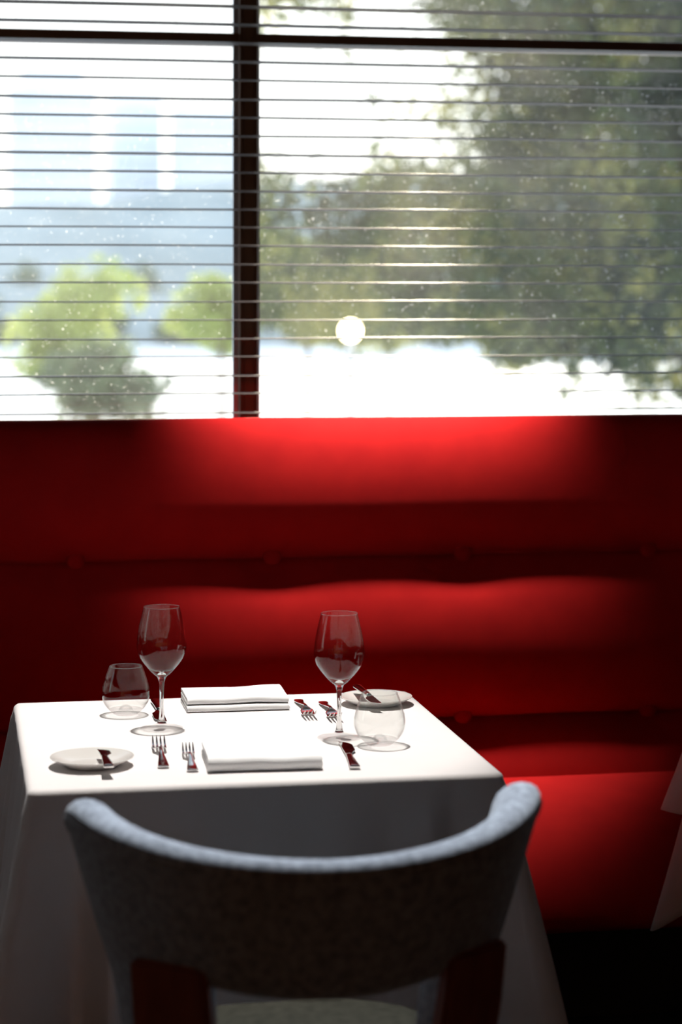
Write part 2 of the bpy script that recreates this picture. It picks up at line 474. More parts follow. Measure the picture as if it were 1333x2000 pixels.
# seat cushion: long cushion with a big rolled front edge
pr = [(0.02, 0.20), (0.02, 0.448)]
for i in range(19):
    a = pi / 2 * i / 18
    pr.append((-0.03 - 0.43 * sin(a) ** 1.0, 0.452 - 0.235 * (1 - cos(a))))
pr += [(-0.445, 0.20)]
v, f = [], []
nx = 120
for i in range(nx + 1):
    x = QX0 + (QX1 - QX0) * i / nx
    for (y, z) in pr:
        v.append((x - 1.2, y, z + (0.003 * noise.noise(Vector((x * 2, y * 6, 1))) if z > 0.25 else 0)))
P = len(pr)
for i in range(nx):
    for k in range(P):
        k2 = (k + 1) % P
        f.append((i * P + k, i * P + k2, (i + 1) * P + k2, (i + 1) * P + k))
f.append(tuple(reversed(range(P)))); f.append(tuple(nx * P + k for k in range(P)))
smooth_by_angle(mesh('seat_cushion', v, f, M['red'], bq), 50)
box('plinth', QX0 - 1.2, QX1 - 1.2, -0.40, 0.14, 0.0, 0.20, M['plinth'], bq, 0.004)
# covered buttons
bp = [(0.0, 0.009)] + [(0.0215 * sin(a), 0.009 * cos(a)) for a in [pi / 2 * k / 8 for k in range(1, 9)]] + [(0.0195, -0.006), (0.0, -0.007)]
b0 = lathe('button', bp, M['red'], bq, 24)
b0.data.transform(Matrix.Rotation(R(90), 4, 'X'))
first = True
for s in SEAM[1:]:
    for x in BTX:
        if x < QX0 + 0.1: continue
        o = b0 if first else b0.copy()
        if not first: C.objects.link(o)
        first = False
        o.location = (x - 1.2, 0.003, s + 0.002)

# ------------------------------------------------------------------ tables and cloths
def table(cx, cy, label, w=0.79, d=0.80):
    t = empty('dining_table', (cx, cy, 0), 0, label, 'table')
    box('tabletop', -w / 2, w / 2, -d / 2, d / 2, 0.715, 0.742, M['tablewood'], t, 0.004)
    lathe('pedestal', [(0, 0.03), (0.045, 0.03), (0.036, 0.08), (0.036, 0.66), (0.11, 0.70), (0.11, 0.715), (0, 0.715)], M['iron'], t, 32)
    lathe('base', [(0, 0), (0.24, 0), (0.24, 0.008), (0.12, 0.026), (0, 0.032)], M['iron'], t, 48)
    return t
def cloth(name, cx, cy, w, d, ztop, sidehem, tips, flare, label, rad=0.012, out=0.003, seed=1, m='linen', folds=1.0, valley=1.0, tipw=0.13):
    """tips: hem height at the corners in the order front-left, front-right, back-right, back-left"""
    hw, hd = w / 2 + out, d / 2 + out
    per = []
    corners = [(-hw, -hd, 225), (hw, -hd, 315), (hw, hd, 45), (-hw, hd, 135)]
    N = 110
    # outline samples (x, y, nx, ny, distance to nearest corner (signed by side), corner index)
    rc = 0.018
    for ci in range(4):
        x0, y0, _ = corners[ci]; x1, y1, _ = corners[(ci + 1) % 4]
        L = math.hypot(x1 - x0, y1 - y0); tx, ty = (x1 - x0) / L, (y1 - y0) / L
        nxn, nyn = ty, -tx
        ang = math.atan2(nyn, nxn)
        # corner arc centred inside corner ci
        sx = 1 if x0 > 0 else -1; sy = 1 if y0 > 0 else -1
        ccx, ccy = x0 - sx * rc, y0 - sy * rc
        for k in range(9):
            a = ang - pi / 2 + (pi / 2) * k / 9
            per.append((ccx + rc * cos(a), ccy + rc * sin(a), cos(a), sin(a), abs((k / 9 - .5) * rc * 1.57), ci, ci))
        for k in range(N):
            s = rc + (L - 2 * rc) * (0.5 - 0.5 * cos(pi * (k + 0.0) / N)) if k else rc
            dist0, dist1 = s, L - s
            c_ = ci if dist0 < dist1 else (ci + 1) % 4
            per.append((x0 + tx * s, y0 + ty * s, nxn, nyn, min(dist0, dist1), c_, ci))
    n = len(per)
    v, f = [], []
    # top rings
    tops = [0.0, 0.25, 0.5, 0.72, 0.86, 0.95]
    v.append((0, 0, 0))
    for t in tops[1:]:
        for p in per:
            v.append((p[0] * t, p[1] * t, 0.0006 * noise.noise(Vector((p[0] * t * 9 + seed, p[1] * t * 9, 0)))))
    for k in range(5):
        a = pi / 2 * k / 4
        for p in per:
            v.append((p[0] - p[2] * rad * (1 - sin(a)), p[1] - p[3] * rad * (1 - sin(a)), -rad * (1 - cos(a))))
    DR = 26
    for k in range(1, DR + 1):
        t = k / DR
        for p in per:
            x, y, nx_, ny_, dc, ci, si = p
            g = exp(-(dc / 0.10) ** 2)
            hem = sidehem + (tips[ci] - sidehem) * exp(-(dc / tipw) ** 2)
            z = ztop - rad - (ztop - rad - hem) * t
            drop = ztop - z
            cxn, cyn = (1 if corners[ci][0] > 0 else -1) / sqrt(2), (1 if corners[ci][1] > 0 else -1) / sqrt(2)
            # the loose corner swings out along the diagonal and pleats beside it
            df = flare * drop * exp(-(dc / 0.055) ** 2)
            vl = valley * drop * (-0.20 * exp(-((dc - 0.085) / 0.028) ** 2) + 0.14 * exp(-((dc - 0.135) / 0.025) ** 2) - 0.15 * exp(-((dc - 0.20) / 0.04) ** 2) + 0.10 * exp(-((dc - 0.30) / 0.05) ** 2))
            wv = folds * 0.09 * drop * noise.noise(Vector((x * 7 + seed * 3, y * 7, z * 0.8)))
            sp = 0.045 * drop
            off = sp + vl + wv
            v.append((x + cxn * df + nx_ * off, y + cyn * df + ny_ * off, z - ztop))
    rings = (len(tops) - 1) + 5 + DR
    for i in range(n): f.append((0, 1 + i, 1 + (i + 1) % n))
    for r in range(rings - 1):
        a = 1 + r * n; b = a + n
        for i in range(n):
            j = (i + 1) % n
            f.append((a + i, b + i, b + j, a + j))
    o = mesh(name, v, f, M[m], None, True)
    o.location = (cx, cy, ztop)
    sm = o.modifiers.new('thickness', 'SOLIDIFY'); sm.thickness = 0.0012; sm.offset = -1
    return tag(o, label, 'tablecloth')
TCX, TCY = 0.525, 4.040
table(TCX, TCY, 'square pedestal dining table hidden under the white cloth, laid for two')
cloth('tablecloth', TCX, TCY, 0.80, 0.81, 0.75, 0.31, (0.24, 0.22, 0.24, 0.33), 0.215,
      'white tablecloth draped to the chair over the table laid for two', seed=2)
NX = 1.99
table(NX, TCY, 'square dining table beyond the right edge under two layers of white cloth')
cloth('tablecloth', NX, TCY, 0.80, 0.81, 0.746, 0.42, (0.26, 0.24, 0.24, 0.20), 0.22,
      'long white lower cloth with a pointed hanging corner at the far right', seed=5, tipw=0.075)
cloth('tablecloth', NX, TCY, 0.82, 0.83, 0.752, 0.475, (0.465, 0.465, 0.465, 0.465), 0.34,
      'short white top cloth over the longer cloth at the far right edge', seed=8, valley=0.5)
for o in C.objects:
    if o.get('category') == 'tablecloth' and abs(o.location.x - NX) < 0.01: o['group'] = 'layered cloths on the neighbouring table'

# ------------------------------------------------------------------ armchair in front
def chair():
    cx, cyy = 0.485, 3.055
    t = empty('dining_armchair', (cx, cyy, 0), 0, 'grey felt tub armchair seen from behind with reddish wooden legs', 'chair')
    A, Bd, TH = 0.343, 0.335, 0.052
    nt_ = 96
    v, f = [], []
    secs = []
    for i in range(nt_ + 1):
        tt = -1 + 2 * i / nt_
        ph = tt * pi / 2 * 1.06
        at_ = abs(tt)
        ztop = 0.846 + 0.037 * min(1, at_ / 0.8) ** 1.7
        e = max(0, (at_ - 0.80) / 0.20)
        ztop -= 0.115 * (1 - sqrt(max(0, 1 - e ** 2.4)))
        # lower edge: high across the back, sides drop to the seat
        s = min(1, max(0, (at_ - 0.40) / 0.16)); s = s * s * (3 - 2 * s)
        zbot = 0.645 + 0.012 * (at_ / 0.4) ** 2 * (1 - s) - s * 0.25
        th = TH * (1 + 0.22 * min(1, at_)) * (1 - 0.45 * e ** 3)
        r = th / 2
        loop = []
        nz = 14
        for k in range(nz + 1): loop.append((0.0, zbot + r * .6 + (ztop - r - zbot - r * .6) * k / nz))
        for k in range(1, 8):
            a = pi * k / 8
            loop.append((r - r * cos(a), ztop - r + r * sin(a) * 0.8))
        for k in range(nz + 1): loop.append((th, ztop - r + (zbot + r * .6 - ztop + r) * k / nz))
        for k in range(1, 4):
            a = pi * k / 4
            loop.append((r + r * cos(a), zbot + r * .6 - r * .6 * sin(a)))
        sec = []
        for off, z in loop:
            k = 1.0 - 0.92 * (0.87 - z) * (1 if z > 0.6 else 1) if z < 0.87 else 1.0
            k = 1.0 - 0.95 * max(0, 0.88 - z) + 0.8 * max(0, 0.62 - z) ** 1.2
            bulge = 0.006 * sin(min(1, max(0, (z - zbot) / (ztop - zbot + 1e-6))) * pi)
            x = (A * k + bulge - off) * sin(ph); y = -(Bd * k + bulge - off) * cos(ph)
            if at_ > 0.94: pass
            sec.append((x, y, z))
        secs.append(sec)
    P = len(secs[0])
    for s in secs: v += s
    for i in range(nt_):
        for k in range(P):
            k2 = (k + 1) % P
            f.append((i * P + k, (i + 1) * P + k, (i + 1) * P + k2, i * P + k2))
    f.append(tuple(reversed(range(P)))); f.append(tuple(nt_ * P + k for k in range(P)))
    bm = bmesh.new(); me = bpy.data.meshes.new('x'); me.from_pydata(v, [], f); bm.from_mesh(me)
    bmesh.ops.recalc_face_normals(bm, faces=bm.faces)
    sh = fromb('backrest', bm, M['felt'], t, True); sh['label'] = 'curved grey felt back shell'
    smooth_by_angle(sh, 55)
    # piping along the outer top edge
    pv, pf = [], []
    for i in range(2, nt_ - 1):
        q = secs[i][14]; a = Vector(q) + Vector((q[0], q[1], 0)).normalized() * 0.0005
        rad = Vector((q[0], q[1], 0)).normalized()
        for k in range(6):
            an = 2 * pi * k / 6
            pv.append(a + rad * 0.0022 * cos(an) + Vector((0, 0, 0.0022 * sin(an))))
    n = len(pv) // 6
    for i in range(n - 1):
        for k in range(6):
            pf.append((i * 6 + k, (i + 1) * 6 + k, (i + 1) * 6 + (k + 1) % 6, i * 6 + (k + 1) % 6))
    mesh('piping', pv, pf, M['felt'], sh, True)
    # seat cushion, rounded, inside the shell
    v, f = [], []
    n = 72
    rings = [(0.0, 0.50), (0.55, 0.50), (0.85, 0.495), (0.96, 0.484), (1.0, 0.46), (1.0, 0.385), (0.97, 0.365), (0.0, 0.365)]
    for rr, z in rings:
        for i in range(n):
            a = 2 * pi * i / n
            X = 0.236 * (abs(cos(a)) ** 0.62) * (1 if cos(a) > 0 else -1)
            Y = 0.245 * (abs(sin(a)) ** 0.62) * (1 if sin(a) > 0 else -1) + 0.03
            v.append((X * rr, Y * rr, z))
    for r in range(len(rings) - 1):
        for i in range(n):
            j = (i + 1) % n
            f.append((r * n + i, r * n + j, (r + 1) * n + j, (r + 1) * n + i))
    bm = bmesh.new(); me = bpy.data.meshes.new('x'); me.from_pydata(v, [], f); bm.from_mesh(me)
    bmesh.ops.remove_doubles(bm, verts=bm.verts, dist=1e-5); bmesh.ops.recalc_face_normals(bm, faces=bm.faces)
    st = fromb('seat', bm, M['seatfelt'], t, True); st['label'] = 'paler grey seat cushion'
    # rear legs: broad flat wooden posts lapped over the shell
    for s in (-1, 1):
        bm = bmesh.new()
        pts = [(0.205, -0.192, 0.690), (0.196, -0.182, 0.60), (0.178, -0.160, 0.45), (0.165, -0.16, 0.25), (0.175, -0.20, 0.0)]
        wd = [0.054, 0.057, 0.048, 0.026, 0.017]; tk = [0.012, 0.013, 0.018, 0.018, 0.015]
        rr = []
        for (px, py, pz), w_, k_ in zip(pts, wd, tk):
            an = R(-58)         # outward direction
            ux, uy = cos(an), sin(an); vx, vy = -uy, ux
            ring = []
            for (a, b) in ((-1, -1), (1, -1), (1, 1), (-1, 1)):
                ring.append(bm.verts.new(((px + vx * w_ * a + ux * k_ * b) * s, py + vy * w_ * a + uy * k_ * b, pz)))
            rr.append(ring)
        for a, b in zip(rr, rr[1:]):
            for k in range(4): bm.faces.new((a[k], a[(k + 1) % 4], b[(k + 1) % 4], b[k]))
        bm.faces.new(rr[0]); bm.faces.new(list(reversed(rr[-1])))
        bmesh.ops.recalc_face_normals(bm, faces=bm.faces)
        bmesh.ops.bevel(bm, geom=list(bm.edges), offset=0.006, segments=2, affect='EDGES')
        o = fromb('leg', bm, M['legwood'], t); smooth_by_angle(o, 40)
        # front legs
        bm = bmesh.new(); rr = []
        for z, w_, x_, y_ in ((0.37, 0.020, 0.17, 0.20), (0.2, 0.017, 0.18, 0.215), (0.0, 0.012, 0.195, 0.235)):
            rr.append([bm.verts.new(((x_ + a * w_) * s, y_ + b * w_, z)) for a, b in ((-1, -1), (1, -1), (1, 1), (-1, 1))])
        for a, b in zip(rr, rr[1:]):
            for k in range(4): bm.faces.new((a[k], a[(k + 1) % 4], b[(k + 1) % 4], b[k]))
        bm.faces.new(rr[0]); bm.faces.new(list(reversed(rr[-1])))
        bmesh.ops.recalc_face_normals(bm, faces=bm.faces)
        bmesh.ops.bevel(bm, geom=list(bm.edges), offset=0.004, segments=2, affect='EDGES')
        fromb('leg', bm, M['legwood'], t)
    return t
chair()

# ------------------------------------------------------------------ tableware
TZ = 0.751
def wine_glass():
    t = empty('wine_glass', (0, 0, 0))
    outer = spline([(0.0065, 0.096), (0.016, 0.103), (0.030, 0.118), (0.0415, 0.134), (0.0465, 0.150), (0.0462, 0.168), (0.0425, 0.192), (0.0375, 0.214), (0.0338, 0.2275)], 6)
    inner = [(max(0, r - 0.0011), z) for r, z in outer]
    inner = [(r, z) for r, z in inner if z > 0.112]
    rim = [(0.0333, 0.2282)]
    prof = outer[3:] + rim + list(reversed(inner))
    prof += [(0.020, 0.1105), (0.010, 0.1075), (0.0, 0.1065)]
    b = lathe('bowl', prof, M['thin_glass'], t, 72)
    lathe('rim', [(0.0335 + 0.0010 * cos(a_), 0.2283 + 0.0008 * sin(a_)) for a_ in [2 * pi * k / 8 for k in range(8)]], M['foot_glass'], t, 72, closed=True)
    sp = [(0.0, 0.1062), (0.0095, 0.1015), (0.0072, 0.094), (0.0050, 0.086), (0.0040, 0.070), (0.0038, 0.050), (0.0044, 0.030), (0.0062, 0.016), (0.0098, 0.0095), (0.018, 0.0062), (0.030, 0.0036), (0.0395, 0.0020), (0.0405, 0.0010), (0.0395, 0.0002), (0.0, 0.0002)]
    s2 = spline(sp[:12], 4) + sp[12:]
    lathe('stem', [(max(0, r), z) for r, z in s2 if z > 0.0105] + [(0.0, 0.0105)], M['solid_glass'], t, 64)
    lathe('foot', [(0.0, 0.0103)] + [(max(0, r), z) for r, z in s2 if z <= 0.0105], M['foot_glass'], t, 64)
    return t
def tumbler():
    t = empty('stemless_tumbler', (0, 0, 0))
    outer = spline([(0.022, 0.0015), (0.032, 0.010), (0.0415, 0.022), (0.0462, 0.036), (0.0455, 0.052), (0.0410, 0.070), (0.0355, 0.086), (0.0322, 0.0935)], 6)
    inner = [(r - 0.0013, z) for r, z in outer if z > 0.012]
    prof = outer[6:] + [(0.0316, 0.0942)] + list(reversed(inner))
    lathe('bowl', prof, M['thin_glass'], t, 72)
    lathe('rim', [(0.0318 + 0.0010 * cos(a_), 0.0943 + 0.0008 * sin(a_)) for a_ in [2 * pi * k / 8 for k in range(8)]], M['foot_glass'], t, 72, closed=True)
    low = outer[:7]
    dome = [(0.0140 * cos(a), 0.0075 + 0.0125 * sin(a)) for a in [pi / 2 * k / 8 for k in range(9)]]
    bprof = [(0.0, 0.0004), (0.019, 0.0004)] + low + [(0.0305, 0.0118), (0.024, 0.0085), (0.017, 0.0070)] + dome
    bprof[-1] = (0.0, bprof[-1][1])
    lathe('base', bprof, M['foot_glass'], t, 64)
    return t
wg = wine_glass(); tb = tumbler()
def put(o, p, rz=0, label=None, cat=None, group=None):
    o.location = (p.x, p.y, TZ); o.rotation_euler = (0, 0, rz); tag(o, label, cat, group); return o
wg2 = copy_tree(wg); tb2 = copy_tree(tb)
put(wg, at(316, 1424), 0, 'empty stemmed wine glass on the left beside the stemless tumbler and the two forks', 'wine glass', 'wine glasses on the laid table')
put(wg2, at(663, 1442), 0.6, 'empty stemmed wine glass on the right in front of the far bread plate', 'wine glass', 'wine glasses on the laid table')
put(tb, at(246, 1397), 0, 'clear stemless tumbler with domed base at the far left of the table', 'tumbler', 'stemless tumblers on the laid table')
put(tb2, at(742, 1456), 0.3, 'clear stemless tumbler with domed base at the right overlapping the bread plate', 'tumbler', 'stemless tumblers on the laid table')

def plate():
    t = empty('bread_plate', (0, 0, 0))
    pf = [(0, 0.0035), (0.036, 0.0035), (0.042, 0.0045), (0.056, 0.0100), (0.0700, 0.0158), (0.0718, 0.0166), (0.0722, 0.0158), (0.0712, 0.0146), (0.060, 0.0085), (0.046, 0.0018), (0.044, 0.0), (0.040, 0.0), (0.039, 0.0015), (0, 0.0015)]
    o = lathe('bread_plate', pf, M['porcelain'], None, 96)
    bpy.data.objects.remove(t)
    return o
pl = plate(); pl2 = pl.copy(); C.objects.link(pl2)
P1, P2 = at(180, 1496), at(735, 1376)
put(pl, P1, 0, 'round white bread plate near the front left corner of the table', 'plate', 'bread plates on the laid table')
put(pl2, P2, 0, 'round white bread plate at the far right corner behind the tumbler', 'plate', 'bread plates on the laid table')

def strip(name, st, m, parent, seg=12, cap=True):
    """swept flat bar along local Y: stations (x, y, z, half width, half thickness)"""
    v, f = [], []
    for (x, y, z, w_, h_) in st:
        for k in range(seg):
            a = 2 * pi * k / seg
            c_, s_ = cos(a), sin(a)
            v.append((x + w_ * (abs(c_) ** 0.7) * (1 if c_ > 0 else -1), y, z + h_ * (abs(s_) ** 0.8) * (1 if s_ > 0 else -1)))
    n = len(st)
    for i in range(n - 1):
        for k in range(seg):
            f.append((i * seg + k, i * seg + (k + 1) % seg, (i + 1) * seg + (k + 1) % seg, (i + 1) * seg + k))
    f.append(tuple(reversed(range(seg)))); f.append(tuple((n - 1) * seg + k for k in range(seg)))
    return v, f
def st_spline(st, n=5): return spline(st, n)
def fork(L=0.198, hw=0.0125):
    """origin at handle end, tines towards +Y"""
    k = L / 0.198
    t = empty('fork', (0, 0, 0))
    st = st_spline([(0, 0.000, 0.0032, 0.0088, 0.0018), (0, 0.006, 0.0032, 0.0098, 0.0022), (0, 0.03, 0.0045, 0.0086, 0.0021), (0, 0.07, 0.0085, 0.0052, 0.0022),
                    (0, 0.105, 0.0125, 0.0032, 0.0022), (0, 0.120, 0.0125, 0.0034, 0.0018)])
    v, f = strip('handle', [(x, y * k, z, w_, h_) for x, y, z, w_, h_ in st], None, None)
    mesh('handle', v, f, M['steel'], t, True)
    vv, ff = [], []
    def add(st_, seg=8):
        v_, f_ = strip('', st_, None, None, seg); b = len(vv)
        vv.extend(v_); ff.extend([tuple(i + b for i in q) for q in f_])
    add([(x, y * k, z, w_, h_) for x, y, z, w_, h_ in st_spline([(0, 0.119, 0.0125, 0.0034, 0.0014), (0, 0.127, 0.0105, 0.0075, 0.0012), (0, 0.136, 0.0078, hw, 0.0011), (0, 0.150, 0.0052, hw, 0.0010)], 4)], 12)
    for j in range(4):
        x0 = (-1.5 + j) * hw * 0.555
        w0 = hw * 0.19
        add([(x, y * k, z, w_, h_) for x, y, z, w_, h_ in st_spline([(x0, 0.148, 0.0053, w0, 0.0010), (x0, 0.165, 0.0055, w0 * 0.95, 0.0010), (x0, 0.182, 0.0100, w0 * 0.8, 0.0009), (x0, 0.198, 0.0180, w0 * 0.3, 0.0004)], 4)])
    mesh('tines', vv, ff, M['steel'], t, True)
    return t
def knife(L=0.225, bw=0.0105, hl=0.105, curl=0.0):
    t = empty('table_knife', (0, 0, 0))
    st = st_spline([(0, 0, 0.0045, 0.0085, 0.0030), (0, 0.006, 0.0045, 0.0094, 0.0036), (0, hl * 0.5, 0.0045, 0.0075, 0.0036), (0, hl, 0.0045, 0.0052, 0.0030)])
    v, f = strip('', st, None, None); mesh('handle', v, f, M['steel'], t, True)
    n = 16; v, f = [], []
    bl_ = L - hl
    for i in range(n + 1):
        u = i / n
        y = hl - 0.001 + bl_ * u
        top = -0.0050 - 0.0012 * u
        bot = 0.0050 + (bw * 2 - 0.010) * min(1, u * 3.2) ** 1.5
        if u > 0.7: bot = bot - (bot - top - 0.002) * ((u - 0.7) / 0.3) ** 2.2
        th = 0.0011 * (1 - 0.6 * u)
        z = 0.0045 - 0.001 * u
        v += [(top, y, z - th), (top, y, z + th), (bot, y, z + 0.0002), (bot, y, z - 0.0002)]
    for i in range(n):
        for k in range(4): f.append((i * 4 + k, i * 4 + (k + 1) % 4, (i + 1) * 4 + (k + 1) % 4, (i + 1) * 4 + k))
    f.append((3, 2, 1, 0)); f.append((n * 4, n * 4 + 1, n * 4 + 2, n * 4 + 3))
    smooth_by_angle(mesh('blade', v, f, M['steel'], t), 30)
    return t
def aim(o, a, b, label, cat, group, z=TZ, pitch=0.0):
    """handle end at a, pointing towards b"""
    o.location = (a.x, a.y, z); o.rotation_mode = 'XYZ'
    o.rotation_euler = (pitch, 0, math.atan2(-(b.x - a.x), b.y - a.y)); tag(o, label, cat, group)
fk = fork(); fk2 = fork(0.165, 0.0108); fk3 = copy_tree(fk); fk4 = copy_tree(fk)
g = 'forks on the laid table'
aim(fk, at(320, 1502), at(309, 1455), 'polished dinner fork at the near left, directly in front of the wine glass', 'fork', g)
aim(fk2, at(377, 1509), at(366, 1468), 'smaller polished fork left of the near folded napkin', 'fork', g)
aim(fk3, at(583, 1371), at(606, 1405), 'polished fork just right of the far folded napkin, tines towards the camera', 'fork', g)
aim(fk4, at(631, 1375), at(660, 1415), 'polished fork behind the right wine glass stem, tines towards the camera', 'fork', g)
kn = knife(); kn2 = copy_tree(kn)
aim(kn, at(694, 1504), at(664, 1446), 'polished dinner knife at the near right in front of the wine glass foot', 'knife', 'dinner knives on the laid table')
aim(kn2, at(303, 1372), at(322, 1418), 'polished dinner knife behind the left wine glass stem', 'knife', 'dinner knives on the laid table')
bk = knife(0.150, 0.0095, 0.085); bk.name = 'butter_knife'; bk2 = copy_tree(bk); bk2.name = 'butter_knife.001'
a = at(213, 1503, 0.766); b = at(198, 1470, 0.766)
aim(bk, a, b, 'small butter knife lying across the near left bread plate', 'butter knife', 'butter knives on the bread plates', z=0.7668, pitch=R(0.0))
a = at(697, 1350, 0.768); b = at(745, 1384, 0.762)
aim(bk2, a, b, 'small butter knife propped across the far right bread plate', 'butter knife', 'butter knives on the bread plates', z=0.775, pitch=R(-3.5))

def napkin(w, d, h, label, seed, wave=0.0035, layers=4, zigzag=False):
    """one strip of cloth folded over and over; folds run along X, open end view on the left"""
    th = h / layers * 0.80
    zs = [th / 2 + (h - th) * k / (layers - 1) for k in range(layers)]
    path = []
    def seg_(y0, y1, z, n=7):
        for i in range(n): path.append((y0 + (y1 - y0) * i / n, z))
    def arc(y, za, zb, sgn, n=8):
        r = abs(zb - za) / 2; zc = (za + zb) / 2; d_ = 1 if zb > za else -1
        for i in range(n + 1):
            a_ = -pi / 2 + pi * i / n
            path.append((y + sgn * r * cos(a_), zc + d_ * r * sin(a_)))
    # inner start, front fold, back fold, outer front wrap
    if zigzag:
        seg_(d * 0.97, 0.010, zs[0]); arc(0.010, zs[0], zs[1], -1)
        seg_(0.010, d * 0.94, zs[1]); arc(d * 0.94, zs[1], zs[2], 1)
        seg_(d * 0.94, 0.016, zs[2]); arc(0.016, zs[2], zs[3], -1)
        seg_(0.016, d, zs[3]); path.append((d, zs[3])); path_done = True
    else: path_done = False
    if not path_done: seg_(d * 0.97, 0.016, zs[2]); arc(0.016, zs[2], zs[1], -1)
    if not path_done:
        seg_(0.016, d * 0.97, zs[1]); arc(d * 0.97, zs[1], zs[0], 1)
        seg_(d * 0.97, 0.012, zs[0]); arc(0.012, zs[0], zs[3], -1)
        seg_(0.012, d, zs[3]); path.append((d, zs[3]))
    # normals and offset
    n = len(path); nx_ = 36
    sides = []
    for i, (y, z) in enumerate(path):
        y0, z0 = path[max(0, i - 1)]; y1, z1 = path[min(n - 1, i + 1)]
        ty, tz = y1 - y0, z1 - z0; L = math.hypot(ty, tz) or 1
        sides.append((-tz / L, ty / L))
    v, f = [], []
    for i in range(nx_ + 1):
        x = -w / 2 + w * i / nx_
        for s in (0.5, -0.5):
            for (y, z), (ny, nz) in zip(path, sides):
                u = z / h
                jig = 0.0018 * noise.noise(Vector((u * 7, y * 8, seed))) + 0.0012 * (1 if x < 0 else -1) * (u - 0.5)
                yy = y + ny * th * s + 0.0025 * noise.noise(Vector((x * 9, seed, u * 2)))
                zz = z + nz * th * s + wave * u * noise.noise(Vector((x * 14, y * 12, seed + 4)))
                edge = 1 if i in (0, nx_) else 0
                v.append((x + jig * (1 if i in (0, nx_) else 0.6), yy - d / 2, max(0.0003, zz)))
    R_ = 2 * n
    for i in range(nx_):
        for k in range(n - 1):
            f.append((i * R_ + k, i * R_ + k + 1, (i + 1) * R_ + k + 1, (i + 1) * R_ + k))
            f.append((i * R_ + n + k, (i + 1) * R_ + n + k, (i + 1) * R_ + n + k + 1, i * R_ + n + k + 1))
        for k in (0, n - 1):
            f.append((i * R_ + k, (i + 1) * R_ + k, (i + 1) * R_ + n + k, i * R_ + n + k))
    for i in (0, nx_):
        for k in range(n - 1):
            f.append((i * R_ + k, i * R_ + n + k, i * R_ + n + k + 1, i * R_ + k + 1))
    bm = bmesh.new(); me = bpy.data.meshes.new('x'); me.from_pydata(v, [], f); bm.from_mesh(me)
    bmesh.ops.recalc_face_normals(bm, faces=bm.faces)
    o = fromb('folded_napkin', bm, M['napkin']); smooth_by_angle(o, 60)
    return tag(o, label, 'napkin', 'folded napkins on the laid table')
n1 = napkin(0.196, 0.150, 0.023, 'thick white napkin folded flat at the near edge of the table', 3)
a, b, c = at(421, 1511), at(633, 1505), at(409, 1482)
n1.rotation_euler = (0, 0, math.atan2(b.y - a.y, b.x - a.x)); mid = (a + b) / 2
n1.location = (mid.x - 0.004, mid.y + 0.075, TZ)
n2 = napkin(0.200, 0.135, 0.026, 'white napkin folded in loose layers at the far edge of the table', 9, 0.0045, zigzag=True)
a, b = at(376, 1394), at(566, 1388)
n2.rotation_euler = (0, 0, math.atan2(b.y - a.y, b.x - a.x)); mid = (a + b) / 2
n2.location = (mid.x - 0.004, mid.y + 0.068, TZ)

# ------------------------------------------------------------------ ceiling downlights
for (x, y, z), lb in ((TABLE_LAMP, 'recessed ceiling downlight above the laid table'), (WASH_LAMP, 'recessed ceiling downlight above the red banquette'), ((2.0, 4.30, 2.86), 'recessed ceiling downlight above the neighbouring table'), (CHAIR_FILL_LAMP, 'added ceiling downlight giving the chair rim its cool fill')):
    t = empty('ceiling_downlight', (x, y, ZC), 0, lb, 'light')
    lathe('ring', [(0.036, -0.002), (0.052, -0.002), (0.054, -0.008), (0.036, -0.008)], M['lampmetal'], t, 40, closed=True)

# ------------------------------------------------------------------ outside: ground, hill, buildings, trees
struct(box('ground', -400, 700, YW + 0.25, 225, GROUND - 0.5, GROUND, M['paving']))
def hill():
    nx_, ny_ = 90, 24
    v, f = [], []
    for j in range(ny_ + 1):
        for i in range(nx_ + 1):
            x = -500 + 1400 * i / nx_; y = 222 + 400 * j / ny_
            u = j / ny_
            z = GROUND - 1.5 + 42 * (1 - exp(-u * 3)) * (0.75 + 0.5 * noise.noise(Vector((x * 0.012, y * 0.006, 2)))) + 2.5 * noise.noise(Vector((x * .07, y * .07, 5))) * min(1, u * 6)
            v.append((x, y, z))
    for j in range(ny_):
        for i in range(nx_):
            a = j * (nx_ + 1) + i
            f.append((a, a + 1, a + nx_ + 2, a + nx_ + 1))
    return mesh('hillside', v, f, M['hill'], None, True)
struct(hill())

